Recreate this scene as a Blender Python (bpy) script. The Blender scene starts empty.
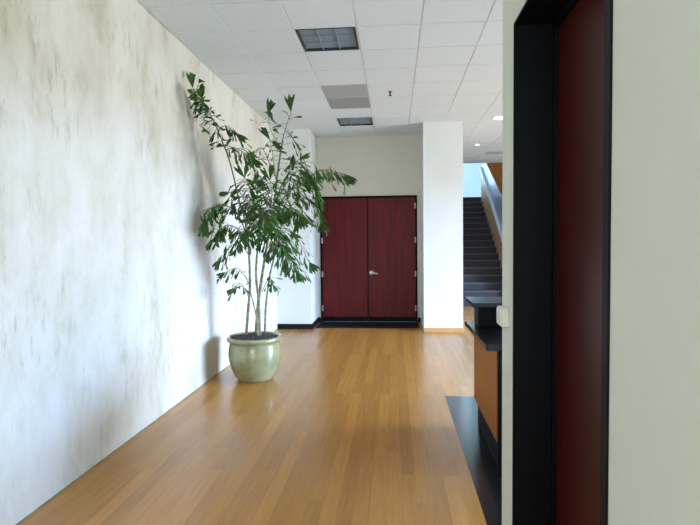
import bpy, bmesh, math, random
import numpy as np
from mathutils import Vector, Matrix
random.seed(7)
S = bpy.context.scene
C = S.collection

# ------------------------------------------------------------------ camera
F, YAW, PITCH, ROLL, CAMH = 521.96, 0.0850263, 0.0398955, 0.0097919, 1.585
fw = Vector((-math.sin(YAW)*math.cos(PITCH), math.cos(YAW)*math.cos(PITCH), -math.sin(PITCH)))
r0 = Vector((math.cos(YAW), math.sin(YAW), 0)); u0 = r0.cross(fw)
rt = r0*math.cos(ROLL) - u0*math.sin(ROLL); up = u0*math.cos(ROLL) + r0*math.sin(ROLL)
cam = bpy.data.objects.new('camera', bpy.data.cameras.new('camera')); C.objects.link(cam)
cam.data.sensor_width = 36; cam.data.lens = F/700*36; cam.data.clip_start = 0.02
cam.matrix_world = Matrix(((rt.x, up.x, -fw.x, 0), (rt.y, up.y, -fw.y, 0), (rt.z, up.z, -fw.z, CAMH), (0, 0, 0, 1)))
S.camera = cam
def at(px, py, Y):                       # the point at depth Y along a pixel's direction
    d = fw + rt*((px-350)/F) - up*((py-262.5)/F)
    t = Y/d.y
    return Vector((0, 0, CAMH)) + d*t

# ------------------------------------------------------------------ light and exposure
S.view_settings.view_transform = 'Standard'; S.view_settings.look = 'None'
S.view_settings.gamma = 1; S.view_settings.use_curve_mapping = False
S.view_settings.exposure = -0.13
W = bpy.data.worlds.new('sky'); S.world = W; W.use_nodes = True
bg = W.node_tree.nodes['Background']; bg.inputs[0].default_value = (0.42, 0.68, 0.90, 1); bg.inputs[1].default_value = 1.6
def area(name, loc, target, sx, sy, power, col):
    l = bpy.data.lights.new(name, 'AREA'); l.shape = 'RECTANGLE'; l.size = sx; l.size_y = sy
    l.energy = power; l.color = col
    o = bpy.data.objects.new(name, l); C.objects.link(o); o.location = loc
    o.rotation_euler = (Vector(target)-Vector(loc)).to_track_quat('-Z', 'Y').to_euler()
    return o
area('daylight_ground', (8.2, 5.7, 0.95), (-2.1, 6.3, 1.2), 2.8, 1.7, 640, (1.0, 0.99, 0.97))     # sunlit forecourt outside the lobby glass
area('daylight_sky', (10.5, 4.4, 4.0), (-1.0, 4.0, 0.2), 7.0, 3.6, 17000, (0.39, 0.60, 1.0))       # sky outside the lobby glass
area('fill_rear', (-0.8, -3.6, 1.7), (-0.8, 4, 1.5), 2.3, 2.4, 210, (0.90, 0.96, 1.0))         # added fill from behind the camera, through a made-up rear window
area('daylight_stair', (1.9, 18.9, 4.4), (1.9, 13.0, 1.0), 1.5, 1.8, 90, (0.55, 0.82, 1.0))       # stair window

# ------------------------------------------------------------------ materials
def lin(c): return tuple((x/12.92 if x <= 0.04045 else ((x+0.055)/1.055)**2.4) for x in [v/255 for v in c])
def mat(name, rgb, rough=0.5, metal=0.0, spec=0.5, coat=0.0, var=0.0, emit=None):
    m = bpy.data.materials.new(name); m.use_nodes = True; nt = m.node_tree; b = nt.nodes['Principled BSDF']
    c = lin(rgb); b.inputs['Base Color'].default_value = (*c, 1)
    b.inputs['Roughness'].default_value = rough; b.inputs['Metallic'].default_value = metal
    b.inputs['Specular IOR Level'].default_value = spec; b.inputs['Coat Weight'].default_value = coat
    if emit: b.inputs['Emission Color'].default_value = (*emit[0], 1); b.inputs['Emission Strength'].default_value = emit[1]
    return m, nt, b
def noise_ramp(nt, b, stops, scale, stretch=(1, 1, 1), detail=5, coord='Object', bump=0, rough=0.6, dist=0.0):
    tc = nt.nodes.new('ShaderNodeTexCoord'); mp = nt.nodes.new('ShaderNodeMapping'); n = nt.nodes.new('ShaderNodeTexNoise'); r = nt.nodes.new('ShaderNodeValToRGB')
    mp.inputs['Scale'].default_value = stretch; n.inputs['Scale'].default_value = scale; n.inputs['Detail'].default_value = detail
    n.inputs['Roughness'].default_value = rough; n.inputs['Distortion'].default_value = dist
    nt.links.new(tc.outputs[coord], mp.inputs[0]); nt.links.new(mp.outputs[0], n.inputs['Vector']); nt.links.new(n.outputs['Fac'], r.inputs[0])
    e = r.color_ramp.elements
    while len(e) < len(stops): e.new(0.5)
    for k, (p, c) in enumerate(stops): e[k].position = p; e[k].color = (*lin(c), 1)
    nt.links.new(r.outputs[0], b.inputs['Base Color'])
    if bump:
        bp = nt.nodes.new('ShaderNodeBump'); bp.inputs['Strength'].default_value = bump; bp.inputs['Distance'].default_value = 0.01
        nt.links.new(n.outputs['Fac'], bp.inputs['Height']); nt.links.new(bp.outputs[0], b.inputs['Normal'])
    return r, mp, n
def obj_random(nt, b, src, lo, hi):      # multiplies the colour by a per-object random grey
    oi = nt.nodes.new('ShaderNodeObjectInfo'); mr = nt.nodes.new('ShaderNodeMapRange'); mx = nt.nodes.new('ShaderNodeMix')
    mx.data_type = 'RGBA'; mx.blend_type = 'MULTIPLY'; mx.inputs[0].default_value = 1
    mr.inputs[3].default_value = lo; mr.inputs[4].default_value = hi
    nt.links.new(oi.outputs['Random'], mr.inputs[0]); nt.links.new(mr.outputs[0], mx.inputs[7])
    if src is None: mx.inputs[6].default_value = b.inputs['Base Color'].default_value
    else: nt.links.new(src, mx.inputs[6])
    nt.links.new(mx.outputs[2], b.inputs['Base Color'])
    return oi, mx
M = {}
# faux travertine plaster of the left wall
m, nt, b = mat('streaked_plaster', (225, 224, 216), 0.75, spec=0.25); M['plaster'] = m
r1, mp1, n1 = noise_ramp(nt, b, [(0.28, (190, 184, 160)), (0.42, (214, 210, 193)), (0.55, (226, 223, 212)), (0.75, (234, 232, 225))], 1.7, (1, 1.0, 0.6), 10, bump=0.15, rough=0.66)
mp2 = nt.nodes.new('ShaderNodeMapping'); mp2.inputs['Scale'].default_value = (1, 6, 1.6)
n2 = nt.nodes.new('ShaderNodeTexNoise'); n2.inputs['Scale'].default_value = 2.2; n2.inputs['Detail'].default_value = 6; n2.inputs['Roughness'].default_value = 0.7
r2 = nt.nodes.new('ShaderNodeValToRGB'); r2.color_ramp.elements[0].position = 0.30; r2.color_ramp.elements[0].color = (0.56, 0.52, 0.44, 1)
r2.color_ramp.elements[1].position = 0.47; r2.color_ramp.elements[1].color = (1, 1, 1, 1)
tc = [n for n in nt.nodes if n.type == 'TEX_COORD'][0]; mx = nt.nodes.new('ShaderNodeMix'); mx.data_type = 'RGBA'; mx.blend_type = 'MULTIPLY'
# streaks gather in blotches
n3 = nt.nodes.new('ShaderNodeTexNoise'); n3.inputs['Scale'].default_value = 0.9; n3.inputs['Detail'].default_value = 3
mr3 = nt.nodes.new('ShaderNodeMapRange'); mr3.inputs[1].default_value = 0.42; mr3.inputs[2].default_value = 0.68
nt.links.new(tc.outputs['Object'], n3.inputs['Vector']); nt.links.new(n3.outputs['Fac'], mr3.inputs[0]); nt.links.new(mr3.outputs[0], mx.inputs[0])
nt.links.new(tc.outputs['Object'], mp2.inputs[0]); nt.links.new(mp2.outputs[0], n2.inputs['Vector']); nt.links.new(n2.outputs['Fac'], r2.inputs[0])
nt.links.new(r1.outputs[0], mx.inputs[6]); nt.links.new(r2.outputs[0], mx.inputs[7]); nt.links.new(mx.outputs[2], b.inputs['Base Color'])
def paint(name, rgb, rough=0.6):
    m, nt, b = mat(name, rgb, rough, spec=0.3); d = tuple(max(0, v-4) for v in rgb)
    noise_ramp(nt, b, [(0.3, d), (0.7, rgb)], 3.0, detail=4); return m
M['white'] = paint('white_paint', (224, 225, 221)); M['cream'] = paint('cream_paint', (220, 216, 200)); M['sage'] = paint('pale_paint', (222, 227, 214))
m, nt, b = mat('ceiling_tile', (226, 226, 228), 0.9, spec=0.1); M['tile'] = m
r, _, _ = noise_ramp(nt, b, [(0.35, (214, 221, 223)), (0.6, (218, 225, 227))], 40, detail=2, bump=0.03); obj_random(nt, b, r.outputs[0], 0.965, 1.0)
M['grid'] = mat('ceiling_grid', (215, 215, 217), 0.5)[0]
# strip wood floor
m, nt, b = mat('floor_wood', (180, 130, 72), 0.27, spec=0.6, coat=0.0); M['floor'] = m
r, mp, n = noise_ramp(nt, b, [(0.25, (176, 118, 50)), (0.5, (187, 130, 60)), (0.75, (196, 142, 74))], 5, (9, 0.5, 1), 6, rough=0.6)
oi, mx = obj_random(nt, b, r.outputs[0], 0.82, 1.07)
vm = nt.nodes.new('ShaderNodeVectorMath'); vm.operation = 'ADD'; tc = [q for q in nt.nodes if q.type == 'TEX_COORD'][0]
nt.links.new(tc.outputs['Object'], vm.inputs[0]); sc_ = nt.nodes.new('ShaderNodeMath'); sc_.operation = 'MULTIPLY'; sc_.inputs[1].default_value = 40
nt.links.new(oi.outputs['Random'], sc_.inputs[0]); nt.links.new(sc_.outputs[0], vm.inputs[1]); nt.links.new(vm.outputs[0], mp.inputs[0])
m, nt, b = mat('black_granite', (22, 24, 28), 0.22, spec=0.5); M['granite'] = m
noise_ramp(nt, b, [(0.4, (16, 18, 21)), (0.62, (34, 36, 40))], 90, detail=3)
def wood(name, a, bb, c, rough, axis='z', scale=5, coat=0.0):
    m, nt, b = mat(name, bb, rough, coat=coat, spec=0.22)
    st = {'z': (9, 9, 0.6), 'x': (0.6, 9, 9), 'y': (9, 0.6, 9)}[axis]
    noise_ramp(nt, b, [(0.28, a), (0.5, bb), (0.72, c)], scale, st, 6, rough=0.6, dist=0.6); return m
M['mahogany'] = wood('mahogany', (74, 10, 14), (96, 15, 20), (114, 22, 24), 0.42, scale=1.6)
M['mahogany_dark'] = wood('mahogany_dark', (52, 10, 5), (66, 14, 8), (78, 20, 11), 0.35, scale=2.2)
M['cherry'] = wood('cherry_panel', (134, 74, 22), (154, 88, 30), (170, 104, 42), 0.35, scale=3)
M['maple'] = wood('maple_panel', (150, 112, 74), (172, 132, 92), (190, 152, 112), 0.45, scale=3)
M['tanbase'] = wood('maple_base', (176, 130, 78), (192, 146, 92), (206, 164, 112), 0.45, 'x', 3)
M['black'] = mat('black_paint', (9, 10, 12), 0.5, spec=0.12)[0]
M['blackbase'] = mat('black_rubber', (18, 19, 24), 0.7, spec=0.2)[0]
M['steel'] = mat('brushed_steel', (176, 170, 172), 0.4, 0.6)[0]
M['chrome'] = mat('satin_chrome', (226, 222, 226), 0.35, 0.5)[0]
M['alu'] = mat('louvre_aluminium', (134, 148, 158), 0.5, 0.3)[0]
M['lens'] = mat('unlit_lens', (128, 144, 154), 0.5)[0]
M['fixture_dark'] = mat('fixture_dark', (38, 42, 46), 0.6)[0]
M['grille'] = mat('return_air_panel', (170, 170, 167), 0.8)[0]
M['plastic'] = mat('ivory_plastic', (222, 220, 205), 0.45)[0]
M['lamp'] = mat('lit_lamp', (255, 250, 240), 0.5, emit=((1, 0.95, 0.86), 6))[0]
M['metalwhite'] = mat('white_metal', (235, 235, 235), 0.4)[0]
m, nt, b = mat('stair_carpet', (66, 62, 66), 0.95, spec=0.1); M['carpet'] = m
noise_ramp(nt, b, [(0.4, (60, 56, 60)), (0.6, (80, 76, 80))], 120, detail=2)
M['nosing'] = mat('stair_nosing', (92, 88, 91), 0.7)[0]
m, nt, b = mat('celadon_glaze', (158, 166, 132), 0.16, spec=0.6, coat=0.5); M['pot'] = m
noise_ramp(nt, b, [(0.3, (126, 127, 90)), (0.55, (147, 147, 109)), (0.75, (163, 163, 128))], 4, (1, 1, 1.6), 5)
m, nt, b = mat('soil', (52, 47, 44), 0.95); M['soil'] = m
noise_ramp(nt, b, [(0.35, (36, 32, 30)), (0.65, (84, 78, 76))], 45, detail=4, bump=0.8)
m, nt, b = mat('cane_bark', (120, 116, 88), 0.6); M['cane'] = m
noise_ramp(nt, b, [(0.3, (92, 88, 64)), (0.5, (136, 132, 100)), (0.7, (168, 166, 134))], 10, (1, 1, 3), 4)
M['rachis'] = mat('frond_stem', (86, 104, 58), 0.5)[0]
m, nt, b = mat('palm_leaf', (52, 84, 40), 0.36, spec=0.35); M['leaf'] = m
r, _, _ = noise_ramp(nt, b, [(0.3, (24, 56, 14)), (0.7, (62, 104, 28))], 7, detail=2); obj_random(nt, b, r.outputs[0], 0.55, 1.35)
def glassmat(name, tint, gl=0.08):
    m = bpy.data.materials.new(name); m.use_nodes = True; nt = m.node_tree; nt.nodes.clear()
    o = nt.nodes.new('ShaderNodeOutputMaterial'); t = nt.nodes.new('ShaderNodeBsdfTransparent'); g = nt.nodes.new('ShaderNodeBsdfGlossy'); x = nt.nodes.new('ShaderNodeMixShader')
    t.inputs[0].default_value = (*tint, 1); g.inputs['Roughness'].default_value = 0.05; x.inputs[0].default_value = gl
    nt.links.new(t.outputs[0], x.inputs[1]); nt.links.new(g.outputs[0], x.inputs[2]); nt.links.new(x.outputs[0], o.inputs[0]); return m
M['glass'] = glassmat('window_glass', (0.97, 0.99, 1.0))
m, nt, b = mat('frosted_glass', (150, 147, 178), 0.35); b.inputs['Transmission Weight'].default_value = 0.35; M['frost'] = m

# ------------------------------------------------------------------ mesh helpers
def mesh(bm, name):
    me = bpy.data.meshes.new(name); bmesh.ops.recalc_face_normals(bm, faces=bm.faces); bm.to_mesh(me); bm.free(); return me
def link(name, me, m=None, parent=None, loc=None):
    if isinstance(me, bmesh.types.BMesh): me = mesh(me, name)
    o = bpy.data.objects.new(name, me); C.objects.link(o)
    if m is not None and me is not None and not me.materials: me.materials.append(M[m] if isinstance(m, str) else m)
    if parent: o.parent = parent
    if loc is not None: o.location = loc
    return o
def box(bm, x0, x1, y0, y1, z0, z1, bev=0.0):
    r = bmesh.ops.create_cube(bm, size=1.0); vs = r['verts']
    bmesh.ops.scale(bm, verts=vs, vec=(x1-x0, y1-y0, z1-z0)); bmesh.ops.translate(bm, verts=vs, vec=((x0+x1)/2, (y0+y1)/2, (z0+z1)/2))
    if bev:
        es = list({e for v in vs for e in v.link_edges}); bmesh.ops.bevel(bm, geom=es, offset=bev, segments=1, affect='EDGES', profile=0.5)
def boxes(*bs, bev=0.0):
    bm = bmesh.new()
    for q in bs: box(bm, *q, bev=bev)
    return bm
def prism(pts_yz, x0, x1):               # polygon in the YZ plane extruded along X
    bm = bmesh.new(); a = [bm.verts.new((x0, y, z)) for y, z in pts_yz]; c = [bm.verts.new((x1, y, z)) for y, z in pts_yz]
    bm.faces.new(a); bm.faces.new(c[::-1]); n = len(a)
    for i in range(n): bm.faces.new((a[i], c[i], c[(i+1) % n], a[(i+1) % n]))
    return bm
def tube(bm, pts, rad, seg=8):
    pts = [Vector(q) for q in pts]; n = len(pts); rings = []
    for i, q in enumerate(pts):
        t = (pts[min(i+1, n-1)]-pts[max(i-1, 0)]).normalized(); a = Vector((0, 1, 0)) if abs(t.y) < 0.9 else Vector((1, 0, 0))
        s = t.cross(a).normalized(); w = s.cross(t); r = rad[i] if isinstance(rad, (list, tuple)) else rad
        rings.append([bm.verts.new(q+(s*math.cos(k*2*math.pi/seg)+w*math.sin(k*2*math.pi/seg))*r) for k in range(seg)])
    for i in range(n-1):
        for k in range(seg): bm.faces.new((rings[i][k], rings[i][(k+1) % seg], rings[i+1][(k+1) % seg], rings[i+1][k]))
    bm.faces.new(rings[0]); bm.faces.new(rings[-1][::-1])
def lathe(prof, seg=48, close=False):
    bm = bmesh.new(); rings = []
    for r, z in prof:
        rings.append([bm.verts.new((0, 0, z))] if r < 1e-6 else [bm.verts.new((r*math.cos(k*2*math.pi/seg), r*math.sin(k*2*math.pi/seg), z)) for k in range(seg)])
    for a, c in zip(rings, rings[1:]):
        for k in range(seg):
            j = (k+1) % seg
            if len(a) == 1 and len(c) == 1: continue
            if len(a) == 1: bm.faces.new((a[0], c[j], c[k]))
            elif len(c) == 1: bm.faces.new((a[k], a[j], c[0]))
            else: bm.faces.new((a[k], a[j], c[j], c[k]))
    return bm
def smooth(o):
    for q in o.data.polygons: q.use_smooth = True
    return o
def struct(name, bm, m): o = link(name, bm, m); o['kind'] = 'structure'; return o
def thing(name, label, cat, loc=(0, 0, 0), group=None):
    o = bpy.data.objects.new(name, None); C.objects.link(o); o.location = loc; o['label'] = label; o['category'] = cat
    o.empty_display_size = 0.1
    if group: o['group'] = group
    return o

# ------------------------------------------------------------------ dimensions
XL, ZC, T, GX, GY = -2.143, 3.625, 0.60459, -1.55488, 4.41908
XR = 0.505; YEND = 2.503; YSTUB = 9.36; YAL = 10.2; YPIL = 9.12; XAL = -1.51; XPIL = 1.177; YV = GY+16*T
# ------------------------------------------------------------------ walls
struct('wall_left', boxes((XL-0.2, XL, -3.2, YAL+0.2, 0, ZC)), 'plaster')
struct('wall_stub', boxes((XL, XAL, YSTUB, YAL+0.2, 0, ZC)), 'white')
DX0, DX1, DZ = -1.452, 0.442, 2.47     # double-door opening
struct('wall_back', boxes((XAL, DX0, YAL, YAL+0.2, 0, ZC), (DX1, XR, YAL, YAL+0.2, 0, ZC), (DX0, DX1, YAL, YAL+0.2, DZ, ZC), (DX0, DX1, YAL+.13, YAL+.2, 0, DZ)), 'cream')
struct('wall_pillar', boxes((XR, XPIL, YPIL, YAL+0.2, 0, ZC)), 'white')
RY0, RY1, RZ = 1.30, 2.252, 2.478      # side-door opening in the near right wall
struct('wall_right', boxes((XR, 0.72, -3.2, RY0, 0, ZC), (XR, 0.72, RY1, YEND, 0, ZC), (XR, 0.72, RY0, RY1, RZ, ZC), (.718, .76, RY0-.05, RY1+.05, 0, RZ+.05)), 'sage')
struct('wall_lobby_near', boxes((0.72, 7.2, YEND-0.2, YEND, 0, ZC)), 'white')
EY0, EY1, EZ0, EZ1 = 3.0, 8.8, 0.08, 2.5
struct('wall_lobby_side', boxes((7.0, 7.2, YEND, EY0, 0, ZC), (7.0, 7.2, EY1, YV, 0, ZC), (7.0, 7.2, EY0, EY1, EZ1, ZC), (7.0, 7.2, EY0, EY1, 0, EZ0), (7.0, 7.2, YV, 18.7, 0, 6.2)), 'white')
struct('wall_stair', boxes((0.8, 1.0, YAL+0.2, YV, 0, ZC), (0.8, 1.0, YV, 18.7, 0, 6.2)), 'white')
struct('wall_wood', boxes((2.93, 7.0, 17.3, 17.45, 0, 6.2)), 'cherry')
SWX0, SWX1, SWZ0, SWZ1 = 1.2, 3.3, 2.99, 5.4
struct('wall_stair_end', boxes((0.8, SWX0, 18.5, 18.7, 0, 6.2), (SWX1, 7.2, 18.5, 18.7, 0, 6.2), (SWX0, SWX1, 18.5, 18.7, 0, SWZ0), (SWX0, SWX1, 18.5, 18.7, SWZ1, 6.2)), 'white')
struct('wall_fascia', boxes((0.8, 7.2, YV-0.1, YV, ZC+0.03, 6.2)), 'white')
GX0, GX1, GZ1 = -1.95, 0.30, 2.9
struct('wall_rear', boxes((XL, GX0, -3.2, -3.0, 0, ZC), (GX1, XR, -3.2, -3.0, 0, ZC), (GX0, GX1, -3.2, -3.0, GZ1, ZC)), 'white')
def window(name, axis, a0, a1, z0, z1, pos, n, mid=None):
    w = bpy.data.objects.new(name, None); C.objects.link(w); w['kind'] = 'structure'
    def bx(p0, p1, q0, q1, d0, d1): return (p0, p1, pos+d0, pos+d1, q0, q1) if axis == 'x' else (pos+d0, pos+d1, p0, p1, q0, q1)
    fr = 0.05; bs = [bx(a0, a1, z0, z0+fr, .04, .12), bx(a0, a1, z1-fr, z1, .04, .12)]
    st = (a1-a0)/n
    for i in range(n+1):
        c = min(max(a0+i*st, a0+fr/2), a1-fr/2); bs.append(bx(c-fr/2, c+fr/2, z0+fr, z1-fr, .04, .12))
    link('window_frame', boxes(*bs), 'fixture_dark', w)
    for i in range(n):
        link('pane', boxes(bx(a0+i*st+fr/2, a0+(i+1)*st-fr/2, z0+fr, z1-fr, .075, .085)), 'glass', w)
window('window_1', 'y', EY0, EY1, EZ0, EZ1, 7.0, 4)
window('window_fill', 'x', GX0, GX1, 0, GZ1, -3.2, 2)  # unseen rear glazing, added as an opening for the fill light
window('window_3', 'x', SWX0, SWX1, SWZ0, SWZ1, 18.5, 2)
# baseboards
struct('baseboard_stub', boxes((XL+0.003, XAL+0.012, YSTUB-0.012, YSTUB, 0, 0.095), (XAL, XAL+0.012, YSTUB, YAL, 0, 0.095)), 'blackbase')
struct('baseboard_back', boxes((XAL+0.012, DX0-0.005, YAL-0.012, YAL, 0, 0.095), (DX1+0.005, XR, YAL-0.012, YAL, 0, 0.095)), 'blackbase')
struct('baseboard_pillar', boxes((XR, XPIL, YPIL-0.014, YPIL, 0, 0.075), (XPIL, XPIL+0.014, YPIL-0.014, YAL, 0, 0.075)), 'tanbase')
struct('shadow_gap_strip', boxes((XL, XL+0.006, -3.0, YSTUB-0.012, 0, 0.007)), 'cane')  # coloured strip paints the shadow gap along the wall's foot

# ------------------------------------------------------------------ floor
fl = struct('floor', boxes((XL-0.2, 7.2, -3.2, 18.7, -0.12, -0.012)), 'floor')
pm = {}
def plank(x0, w, y0, y1, seedm=None):
    L = round(y1-y0, 4); key = (round(w, 4), L)
    if key not in pm:
        bm = boxes((-w/2+.0001, w/2-.0001, -L/2+.0001, L/2-.0001, -0.012, 0.0), bev=0.0004); pm[key] = mesh(bm, 'plank'); pm[key].materials.append(M['floor'])
    link('plank', pm[key], None, fl, (x0+w/2, (y0+y1)/2, 0))
PWID = 0.0946; PL = 1.9
n = 28
for i in range(n):
    x0 = XL+0.0+i*PWID; y = 1.6 - random.choice([0, .38, .76, 1.14, 1.52])
    while y < YAL-0.01:
        y1 = min(y+PL, YAL); plank(x0, PWID, max(y, -2.9), y1); y = y1
X1 = XL+n*PWID
link('subfloor_rear', boxes((XL, X1, -3.0, 0.0, -0.012, -0.004)), 'floor', fl)
for i in range(24):
    x0 = X1+i*PWID; y = 5.336
    first = random.choice([.38, .76, 1.14, 1.52, 1.9])
    while y < 12.69:
        y1 = min(y+first, 12.7); first = PL
        if not (x0 < XPIL-0.02 and y > YPIL): plank(x0, PWID, y, y1)
        y = y1
link('subfloor_lobby', boxes((X1+24*PWID, 7.0, 5.336, 17.3, -0.012, -0.001)), 'floor', fl)
struct('floor_granite', boxes((X1, 7.0, YEND, 5.336, -0.012, 0.0005)), 'granite')
struct('floor_strip', boxes((DX0, DX1, 9.50, YAL-0.002, 0.0, 0.006), bev=0.002), 'blackbase')  # thin black strip on the floor before the double door

# ------------------------------------------------------------------ ceiling
ce = struct('ceiling', boxes((XL-0.2, 7.2, -3.2, YV, ZC+0.03, ZC+0.1)), 'grid')
link('plain_field', boxes((XL, XR, -3.0, GY-6*T-.01, ZC-0.005, ZC+0.02)), 'tile', ce)
link('plain_field', boxes((GX+9*T+.01, 7.0, YEND, YV, ZC-0.005, ZC+0.02)), 'tile', ce)
tg = 0.006
def tile_mesh(w, l): 
    me = mesh(boxes((-w/2+tg, w/2-tg, -l/2+tg, l/2-tg, -0.006, 0.02), bev=0.003), 'ceiling_tile'); me.materials.append(M['tile']); return me
tfull = tile_mesh(T, T); tleft = tile_mesh(GX-XL, T)
FIX = {(1, 1): 0, (1, 4): 0, (1, 5): 0, (1, 7): 0, (6, 13): 0}
for j in range(-6, 16):
    for i in range(-1, 9):
        y = GY+(j+.5)*T
        if (i, j) in FIX: continue
        if i >= 4 and y < YEND-0.3: continue
        if i == -1: link('tile', tleft, None, ce, ((GX+XL)/2, y, ZC))
        else: link('tile', tfull, None, ce, (GX+(i+.5)*T, y, ZC))
for i in range(0, 10): link('grid_runner', boxes((GX+i*T-.012, GX+i*T+.012, GY-6*T, YV, ZC, ZC+0.03)), 'grid', ce)
for j in range(-6, 17): link('grid_cross_tee', boxes((XL, GX+9*T, GY+j*T-.012, GY+j*T+.012, ZC+.001, ZC+0.03)), 'grid', ce)
def troffer(i, j, label):
    x, y = GX+(i+.5)*T, GY+(j+.5)*T; t = thing('ceiling_light', label, 'ceiling light', (x, y, ZC-0.004), 'unlit louvred ceiling lights'); h = T/2-0.0125
    link('frame', boxes((-h, -h+.022, -h, h, 0, .03), (h-.022, h, -h, h, 0, .03), (-h+.022, h-.022, -h, -h+.012, 0, .03), (-h+.022, h-.022, h-.012, h, 0, .03)), 'fixture_dark', t)  # dark frame colour also paints the shade on the fixture's inner sides
    link('lens', boxes((-h+.022, h-.022, -h+.022, h-.022, .024, .03)), 'lens', t)
    k = h-.022
    for s in (-1, 1):
        link('louvre_blade', boxes((s*k/3-.005, s*k/3+.005, -k, k, .006, .024)), 'alu', t)
        link('louvre_blade', boxes((-k, k, s*k/3-.004, s*k/3+.004, .008, .024)), 'alu', t)
troffer(1, 1, 'unlit square louvred ceiling light, the large one nearest the camera')
troffer(1, 7, 'unlit square louvred ceiling light beyond the grey return air panels, nearest the double door')
t = thing('air_return_panel', 'grey return air unit of two panels in the ceiling between the louvred lights', 'air vent', (GX+1.5*T, GY+5*T, ZC-.006))
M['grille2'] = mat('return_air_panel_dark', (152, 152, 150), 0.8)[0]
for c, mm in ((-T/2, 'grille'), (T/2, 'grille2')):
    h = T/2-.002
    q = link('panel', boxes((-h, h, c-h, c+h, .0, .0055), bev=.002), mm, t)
    bm = bmesh.new()
    for k in range(15): box(bm, -h+.03, h-.03, c-h+.035+k*(2*h-.07)/15, c-h+.05+k*(2*h-.07)/15, -.003, .0)
    o = link('slats', bm, mm, q); o['kind'] = 'stuff'
x, y = GX+6.5*T, GY+13.5*T; t = thing('air_vent', 'grey square ceiling vent over the foot of the stairs', 'air vent', (x, y, ZC-.004)); h = T/2-.0125
link('frame', boxes((-h, h, -h, -h+.04, 0, .03), (-h, h, h-.04, h, 0, .03), (-h, -h+.04, -h+.04, h-.04, 0, .03), (h-.04, h, -h+.04, h-.04, 0, .03)), 'metalwhite', t)
link('backing', boxes((-h+.04, h-.04, -h+.04, h-.04, .022, .03)), 'grille2', t)
for k in range(5): link('slat', boxes((-h+.04, h-.04, -h+.08+k*.1, -h+.11+k*.1, .004, .02)), 'grille', t)
def downlight(x, y, r, lit, label):
    t = thing('downlight', label, 'ceiling light', (x, y, ZC-.0065), 'recessed lobby downlights')
    smooth(link('trim_ring', lathe([(r, -.004), (r*1.22, -.003), (r*1.25, 0), (r*.98, 0), (r, -.004)], 32), 'metalwhite', t))
    link('lamp', lathe([(0, -.0015), (r*.98, -.0015), (r*.98, 0), (0, 0)], 32), 'lamp' if lit else 'lens', t)
downlight(GX+5.5*T, GY+7.5*T, .11, True, 'round lit recessed downlight in the lobby ceiling beside the near door wall')
downlight(GX+5.5*T, GY+11.5*T, .045, True, 'small round recessed downlight farther off, before the stairs')
t = thing('sprinkler_head', 'small dark sprinkler head on the white ceiling', 'sprinkler', (-.045, 7.2, ZC-.006))
smooth(link('escutcheon', lathe([(0, -.006), (.03, -.005), (.036, 0), (0, 0)], 20), 'steel', t))
smooth(link('nozzle', lathe([(0, -.06), (.022, -.058), (.022, -.052), (.008, -.05), (.008, -.03), (.014, -.02), (.014, -.006), (0, -.006)], 16), 'fixture_dark', t))

# ------------------------------------------------------------------ double door (far end)
d = bpy.data.objects.new('door_1', None); C.objects.link(d); d['kind'] = 'structure'; d.location = ((DX0+DX1)/2, YAL, 0)
d['label'] = 'closed double door of dark red mahogany with black frame'
hw = (DX1-DX0)/2; fr = 0.035
link('door_frame', boxes((-hw, -hw+fr, -.02, .12, 0, DZ), (hw-fr, hw, -.02, .12, 0, DZ), (-hw+fr, hw-fr, -.02, .12, DZ-fr, DZ)), 'black', d)
split = -0.514-(DX0+DX1)/2
def leaf(x0, x1):
    l = link('leaf', boxes((x0, x1, .0, .045, .012, DZ-fr-.004), bev=.002), 'mahogany', d)
    link('kick_plate', boxes((x0+.002, x1-.002, -.003, .0, .014, .105)), 'black', l); return l
l1 = leaf(-hw+fr+.003, split-.012); l2 = leaf(split+.004, hw-fr-.003)
link('astragal', boxes((split-.012, split+.004, -.012, .03, .012, DZ-fr-.004)), 'black', d)
def hinge(l, x, z):
    bm = bmesh.new(); tube(bm, [(x, -.024, z-.055), (x, -.024, z+.055)], .009, 10); box(bm, x-.014, x+.014, -.0215, -.002, z-.052, z+.052); link('hinge', bm, 'steel', l)
for z in (2.27, 1.61, 0.95, 0.28):
    hinge(l2, hw-fr-.001, z)
    hinge(l1, -hw+fr+.001, z)
hx = -0.445-(DX0+DX1)/2; bm = lathe([(0, .05), (.03, .046), (.04, .03), (.046, .012), (.047, 0), (0, 0)], 24)
bmesh.ops.rotate(bm, verts=bm.verts, cent=(0, 0, 0), matrix=Matrix.Rotation(math.radians(90), 3, 'X')); bmesh.ops.translate(bm, verts=bm.verts, vec=(hx, 0, .975))
tube(bm, [(hx, -.05, .975), (hx+.04, -.056, .972), (hx+.09, -.052, .962), (hx+.118, -.046, .955)], [.022, .019, .017, .012], 10)
smooth(link('lever_handle', bm, 'chrome', l2))
# ------------------------------------------------------------------ side door in the near right wall
d = bpy.data.objects.new('door_2', None); C.objects.link(d); d['kind'] = 'structure'; d['label'] = 'recessed dark red wooden door in a black frame beside the camera'
jb = 0.03
link('door_frame', boxes((XR-.006, .72, RY1-.006, RY1+.004, 0, RZ), (XR-.006, .72, RY0-jb, RY0+.004, 0, RZ+.004), (XR-.006, .72, RY0, RY1, RZ-.006, RZ+.004)), 'black', d)
l = link('leaf', boxes((.672, .715, RY0+.006, RY1-.008, .008, RZ-.008), bev=.002), 'mahogany_dark', d)
link('stop', boxes((.655, .672, RY1-.03, RY1-.006, 0, RZ-.006), (.655, .672, RY0+.004, RY0+.028, 0, RZ-.006), (.655, .672, RY0+.028, RY1-.03, RZ-.03, RZ-.006)), 'black', d)
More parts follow.
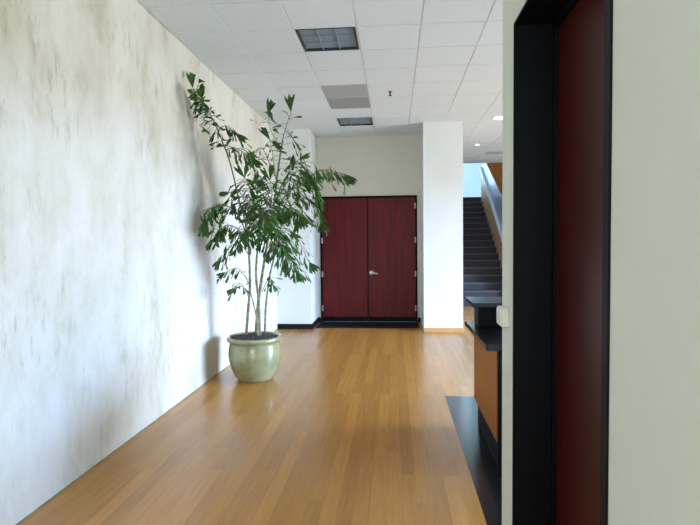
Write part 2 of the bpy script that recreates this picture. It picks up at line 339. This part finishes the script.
# wall box beside that door
t = thing('access_reader', 'small ivory box mounted on the near wall beside the dark red door', 'wall switch', (XR, 2.405, 1.24))
link('housing', boxes((-.034, 0, -.05, .05, -.043, .043), bev=.005), 'plastic', t)
link('face_plate', boxes((-.038, -.034, -.038, .038, -.034, .034), bev=.0015), 'plastic', t)

# ------------------------------------------------------------------ reception desk
t = thing('reception_desk', 'reception desk with cherry wood side panel and black stone tops', 'desk', (0.68, 3.53, 0))
def dk(name, m, *bs, bev=0.004):
    bm = bmesh.new()
    for x0, x1, y0, y1, z0, z1 in bs: box(bm, x0-.68, x1-.68, y0-3.53, y1-3.53, z0, z1, bev=bev)
    return link(name, bm, m, t)
dk('side_panel', 'cherry', (.68, .71, 3.545, 4.55, .22, .853))
dk('end_panel', 'black', (.684, 2.3, 3.52, 3.545, .0, .853))
dk('far_panel', 'cherry', (.71, 2.3, 4.52, 4.55, .22, .853))
dk('kick_base', 'blackbase', (.705, 2.3, 3.545, 4.50, 0, .22))
dk('worktop', 'granite', (.60, 2.35, 3.49, 4.54, .853, .893))
dk('upstand', 'black', (.665, 2.3, 4.22, 4.44, .893, 1.068))
dk('upper_ledge', 'granite', (.60, 2.35, 4.06, 4.54, 1.068, 1.103))

# ------------------------------------------------------------------ staircase
t = thing('staircase', 'dark carpeted staircase rising beyond the white pillar', 'staircase', (1.9, 12.675, 0))
RI, RU, Y0 = 0.1756, 0.2847, 12.675
for k in range(1, 18):
    y = Y0+RU*(k-1); ye = y+RU if k < 17 else 18.5
    s = link('step', boxes((1.0-1.9, 2.8-1.9, y-Y0, ye-Y0, 0 if k < 3 else (k-2)*RI, k*RI-.0)), 'carpet', t)
    link('nosing', boxes((1.0-1.9, 2.8-1.9, y-Y0-.012, y-Y0+.03, k*RI-.022, k*RI+.003)), 'nosing', s)
hr = lambda y: 1.694+.673*(y-13.92); gt = lambda y: 2.63+.522*(y-13.93); ns = lambda y: .617*(y-12.39)
ya, yb = 12.6, 17.2
q = link('balustrade', prism([(ya-Y0, 0), (yb-Y0, 0), (yb-Y0, hr(yb)-.03), (ya-Y0, hr(ya)-.03)], .9, .98), 'maple', t)
q = link('handrail', prism([(ya-Y0, hr(ya)-.03), (yb-Y0, hr(yb)-.03), (yb-Y0, hr(yb)+.03), (ya-Y0, hr(ya)+.03)], .86, .985), 'metalwhite', t)
q = link('glass_guard', prism([(ya-Y0, hr(ya)+.03), (yb-Y0, hr(yb)+.03), (yb-Y0, hr(yb)+.12), (16.5-Y0, gt(16.5)), (ya-Y0, gt(ya))], .93, .95), 'frost', t)

# ------------------------------------------------------------------ potted palm
PX, PY = -1.622, 5.90
pl = thing('potted_palm', 'tall fishtail palm in a glazed celadon pot against the streaked wall', 'potted plant', (PX, PY, 0))
prof = [(0, 0), (.185, 0), (.205, .012), (.235, .06), (.272, .14), (.296, .23), (.303, .31), (.297, .38), (.288, .425), (.290, .445), (.308, .455), (.318, .475), (.318, .495), (.305, .508), (.285, .505), (.275, .49), (.272, .46), (.268, .40)]
smooth(link('pot', lathe(prof, 56), 'pot', pl))
bm = lathe([(0, .525), (.1, .518), (.2, .505), (.262, .492), (.274, .478), (.268, .42), (0, .42)], 40)
for v in bm.verts:
    if v.co.z > .45: v.co.z += random.uniform(-.006, .008)
smooth(link('soil', bm, 'soil', pl))
O = Vector((PX, PY, 0))
def spline(keys, n):
    P = [Vector(k) for k in keys]; P = [P[0]*2-P[1]]+P+[P[-1]*2-P[-2]]; out = []; m = len(P)-3
    for s in range(n+1):
        u = s/n*m; i = min(int(u), m-1); f = u-i; a, b_, c, d_ = P[i:i+4]
        out.append(.5*((2*b_)+(c-a)*f+(2*a-5*b_+4*c-d_)*f*f+(3*b_-a-3*c+d_)*f**3))
    return out
def px(keys): return [at(*k)-O for k in keys]
canes = [([(246, 337, 5.90), (248, 312, 5.90), (250, 285, 5.90), (249, 255, 5.88), (247, 232, 5.84), (243, 212, 5.78)], .022),
         ([(256, 336, 5.93), (258, 305, 5.94), (263, 270, 5.96), (268, 240, 5.98), (274, 205, 6.0), (278, 170, 6.0), (283, 140, 5.98)], .024),
         ([(260, 337, 5.88), (259, 305, 5.86), (256, 275, 5.82), (258, 245, 5.76), (262, 215, 5.7)], .020),
         ([(265, 334, 5.98), (266, 305, 6.0), (270, 275, 6.03), (276, 250, 6.08), (281, 225, 6.12)], .018),
         ([(258, 338, 5.84), (257, 320, 5.83), (253, 302, 5.82), (250, 290, 5.80)], .014)]
for k, r in canes:
    pts = spline(px(k), 14); bm = bmesh.new(); pts[0].z = .44
    tube(bm, pts, [.82*r*(1.0-.55*i/14)*(1.0 + (.10 if i % 3 == 0 else 0)) for i in range(15)], 8); smooth(link('cane', bm, 'cane', pl))
# leaflet meshes: fishtail wedges with a ragged end, folded along the middle; origin at the stalk, +Y along the blade
def leaflet(width, teeth, bend, skew):
    rows = [(0, .04), (.25, .35), (.55, .75), (.8, 1.0)]; bm = bmesh.new(); L = []; Cn = []; R = []
    for y, w in rows:
        z = -bend*y*y
        L.append(bm.verts.new((-w*width/2*(1+skew), y, z+.10*w*width))); Cn.append(bm.verts.new((0, y, z))); R.append(bm.verts.new((w*width/2*(1-skew), y, z+.10*w*width)))
    for i in range(3): bm.faces.new((L[i], Cn[i], Cn[i+1], L[i+1])); bm.faces.new((Cn[i], R[i], R[i+1], Cn[i+1]))
    tl = bm.verts.new((-width*.42*(1+skew), 1.0+teeth*.2, -bend)); tm = bm.verts.new((-.06*width, .88-teeth*.2, -bend*.8)); tr = bm.verts.new((width*.36, .94+teeth*.5*skew, -bend*.95)); tc_ = bm.verts.new((width*.05, 1.02, -bend))
    bm.faces.new((L[3], Cn[3], tm)); bm.faces.new((L[3], tm, tl)); bm.faces.new((Cn[3], tc_, tm)); bm.faces.new((Cn[3], R[3], tc_)); bm.faces.new((R[3], tr, tc_))
    me = bpy.data.meshes.new('leaflet'); bm.to_mesh(me); bm.free(); me.materials.append(M['leaf']); return me
LV = [leaflet(.20, .3, .22, .1), leaflet(.27, .5, .3, -.2), leaflet(.17, .2, .12, .25), leaflet(.23, .4, .4, -.1)]
LW = [leaflet(.42, .6, .18, .2), leaflet(.5, .7, .28, -.2)]
pool = []
def put(fr_obj, p, dirv, nrm, size, mesh_):
    y = dirv.normalized()
    if PX+p.x < XL+.02: return
    if PX+p.x+y.x*size < XL+.03: y.x = abs(y.x)*.3; y.normalize()
    x = y.cross(nrm).normalized(); z = x.cross(y)
    mtx = Matrix(((x.x, y.x, z.x, p.x), (x.y, y.y, z.y, p.y), (x.z, y.z, z.z, p.z), (0, 0, 0, 1))) @ Matrix.Scale(size, 4)
    if min(PX+(mtx @ v.co).x for v in mesh_.vertices) < XL+.01: return
    pool.append((size*(1.5 if mesh_ in LW else 1)*(1.4 if fr_obj['sparse'] else 1)*5.9/(PY+p.y), fr_obj, mesh_, mtx))
def frond(keys, n, size, start=.25, wedge=.25, droop=.8, spread=1.0, rad=.007, heart=False, endn=2):
    pts = spline(px(keys), 20); bm = bmesh.new(); stalks = []
    tube(bm, pts, [rad*(1-.75*i/20) for i in range(21)], 6)
    fo = f = link('frond', bpy.data.meshes.new('frond'), 'rachis', pl); f['sparse'] = n < 12; n = int(n*(3.0 if heart else 2.2 if n > 15 else 1.7))
    for k in range(n):
        u = start+(1-start)*(k+.5*random.random())/n; i = min(int(u*20), 19); p = pts[i].lerp(pts[i+1], u*20-i); tg_ = (pts[i+1]-pts[i]).normalized()
        sd = tg_.cross(Vector((0, 0, 1))); sd = sd.normalized() if sd.length > .15 else Vector((math.cos(k*2.4), math.sin(k*2.4), 0))
        s = 1 if k % 2 else -1
        upv = sd.cross(tg_)
        a = random.uniform(-.5, .9)
        dv = (sd*s*spread*random.uniform(.6, 1.1)+tg_*random.uniform(.25, .8)+upv*a*.5+Vector((0, 0, -droop*random.uniform(.5, 1.4))))
        sz = size*random.uniform(.62, 1.15)*(1 if u > .35 else .8)
        nrm = Vector((random.uniform(-.7, .7), random.uniform(-.9, .2), random.uniform(.2, 1)))
        q = p
        if random.random() < .62:            # second-order stalk: the leaflet sits off the rachis
            q = p+(sd*s*random.uniform(.3, 1)+tg_*random.uniform(-.2, .6)+upv*random.uniform(-.4, .6)+Vector((0, 0, -.35))).normalized()*random.uniform(.04, .16)*(size/.14)
            q.x = max(q.x, XL-PX+.035); stalks.append((p, q))
        put(fo, q, dv, nrm, sz, random.choice(LW) if random.random() < wedge*.4 else random.choice(LV))
    tg_ = (pts[-1]-pts[-3]).normalized()
    for k in range(endn):
        put(fo, pts[-1], tg_+Vector((random.uniform(-.5, .5), random.uniform(-.4, .4), random.uniform(-.4, .3))), Vector((random.uniform(-.5, .5), -1, .5)), size*1.1, random.choice(LW))
    for p, q in stalks: tube(bm, [p, p.lerp(q, .5)+Vector((0, 0, .008)), q], .0022, 4)
    bm.to_mesh(f.data); bm.free(); smooth(f)
FR = [
 # upper left frond on its long bare stem
 ([(243, 213, 5.78), (239, 200, 5.72), (232, 170, 5.6), (225, 148, 5.5), (212, 118, 5.38), (201, 102, 5.3), (193, 88, 5.25)], 38, .15, .50, .45, .55, .8, .010),
 ([(226, 150, 5.5), (234, 148, 5.48), (243, 152, 5.45), (252, 158, 5.42)], 18, .13, .05, .3, .9, .7, .005),
 ([(218, 130, 5.44), (224, 126, 5.4), (230, 128, 5.38), (236, 133, 5.35)], 8, .13, .1, .3, 1.0, .7, .004),
 # upright centre frond
 ([(278, 170, 6.0), (281, 148, 5.97), (285, 130, 5.94), (291, 112, 5.92)], 9, .19, .15, .8, .1, 1.0, .009),
 ([(281, 150, 5.97), (276, 140, 5.95), (270, 128, 5.92), (268, 114, 5.9)], 5, .15, .3, .8, .2, .9, .005),
 ([(285, 130, 5.95), (291, 136, 5.9), (298, 148, 5.86), (305, 162, 5.82), (308, 175, 5.80)], 9, .13, .2, .3, .9, .7, .006),
 ([(276, 180, 6.0), (274, 165, 5.98), (272, 150, 5.96), (270, 140, 5.94)], 8, .15, .1, .4, .5, .6, .005),
 ([(276, 178, 6.0), (268, 160, 5.92), (262, 148, 5.86), (254, 151, 5.8)], 7, .12, .3, .3, .7, .6, .005),
 # right fronds
 ([(272, 215, 5.98), (290, 190, 5.9), (306, 178, 5.84), (324, 170, 5.78), (344, 174, 5.72)], 30, .14, .35, .2, .9, .6, .009),
 ([(274, 205, 6.0), (290, 178, 6.0), (302, 170, 6.0), (312, 180, 6.0), (318, 195, 6.0)], 20, .13, .25, .25, .8, .7, .007),
 ([(276, 225, 6.05), (292, 205, 6.08), (306, 198, 6.1), (316, 206, 6.12), (322, 220, 6.14)], 20, .14, .25, .25, .9, .7, .007),
 ([(280, 228, 6.12), (290, 230, 6.1), (300, 243, 6.05), (309, 262, 6.0)], 12, .13, .3, .2, .9, .6, .006),
 ([(272, 245, 6.0), (282, 248, 5.9), (291, 258, 5.82), (296, 270, 5.78)], 16, .13, .2, .25, .9, .7, .006),
 # left fronds
 ([(247, 235, 5.84), (238, 215, 5.72), (225, 205, 5.6), (212, 208, 5.5), (203, 222, 5.44)], 26, .15, .3, .3, .9, .7, .008),
 ([(248, 242, 5.86), (236, 228, 5.76), (224, 226, 5.68), (214, 238, 5.62)], 20, .14, .25, .25, .9, .7, .006),
 ([(249, 255, 5.86), (240, 244, 5.8), (230, 246, 5.74), (222, 258, 5.7)], 14, .13, .3, .25, .9, .7, .006),
 ([(249, 215, 5.8), (244, 200, 5.7), (238, 190, 5.6), (230, 192, 5.52)], 10, .12, .3, .25, .9, .7, .006),
 ([(250, 300, 5.82), (245, 290, 5.76), (240, 284, 5.7), (234, 288, 5.66)], 9, .10, .45, .3, .8, .7, .005),
 ([(251, 288, 5.88), (244, 275, 5.82), (236, 268, 5.78), (226, 272, 5.74)], 10, .11, .35, .3, .8, .7, .005),
 ([(262, 292, 5.96), (266, 283, 5.9), (270, 278, 5.86), (272, 284, 5.84)], 8, .10, .4, .3, .8, .7, .005),
 # dense heart of the crown
 ([(262, 245, 5.9), (255, 215, 5.8), (250, 190, 5.7), (245, 178, 5.62)], 24, .14, .2, .25, .8, .8, .007),
 ([(264, 245, 5.9), (268, 215, 5.75), (272, 195, 5.62), (270, 180, 5.5)], 26, .14, .15, .3, .8, .9, .007),
 ([(262, 240, 5.8), (262, 220, 5.6), (262, 210, 5.42), (264, 222, 5.3)], 30, .14, .15, .3, .9, .9, .007),
 ([(266, 240, 5.9), (280, 215, 5.75), (292, 208, 5.62), (300, 216, 5.52)], 28, .14, .15, .25, .9, .8, .007),
 ([(270, 235, 6.05), (285, 205, 6.15), (292, 190, 6.25), (300, 186, 6.32)], 22, .14, .15, .25, .9, .8, .007),
 ([(266, 240, 6.0), (258, 212, 6.1), (252, 200, 6.18), (246, 206, 6.22)], 22, .14, .15, .25, .9, .8, .007),
 ([(264, 245, 5.85), (272, 232, 5.68), (278, 232, 5.56), (282, 244, 5.48)], 26, .14, .15, .25, 1.0, .8, .007),
 ([(258, 250, 5.85), (252, 234, 5.7), (246, 230, 5.6), (240, 240, 5.52)], 22, .13, .2, .25, 1.0, .8, .006),
 ([(272, 225, 6.0), (270, 200, 6.0), (262, 180, 5.96), (255, 170, 5.92)], 18, .13, .2, .3, .8, .8, .006),
 ([(276, 200, 6.0), (284, 180, 5.9), (292, 168, 5.84), (298, 160, 5.78)], 16, .13, .2, .3, .8, .8, .006),
 ([(268, 248, 5.9), (274, 244, 5.74), (282, 250, 5.64), (288, 264, 5.58)], 18, .13, .2, .25, 1.0, .8, .006),
]
for i, a in enumerate(FR): frond(*a, heart=i >= 20)
pool.sort(key=lambda q: -q[0])
for _, f, me, mtx in pool[:300]: o = link('leaflet', me, None, f); o.matrix_local = mtx
V = []; Fc = []
for _, f, me, mtx in pool[300:]:
    o = len(V); V += [tuple(mtx @ v.co) for v in me.vertices]; Fc += [tuple(i+o for i in q.vertices) for q in me.polygons]
me = bpy.data.meshes.new('small_leaflets'); me.from_pydata(V, [], Fc); o = link('small_leaflets', me, 'leaf', pl); o['kind'] = 'stuff'
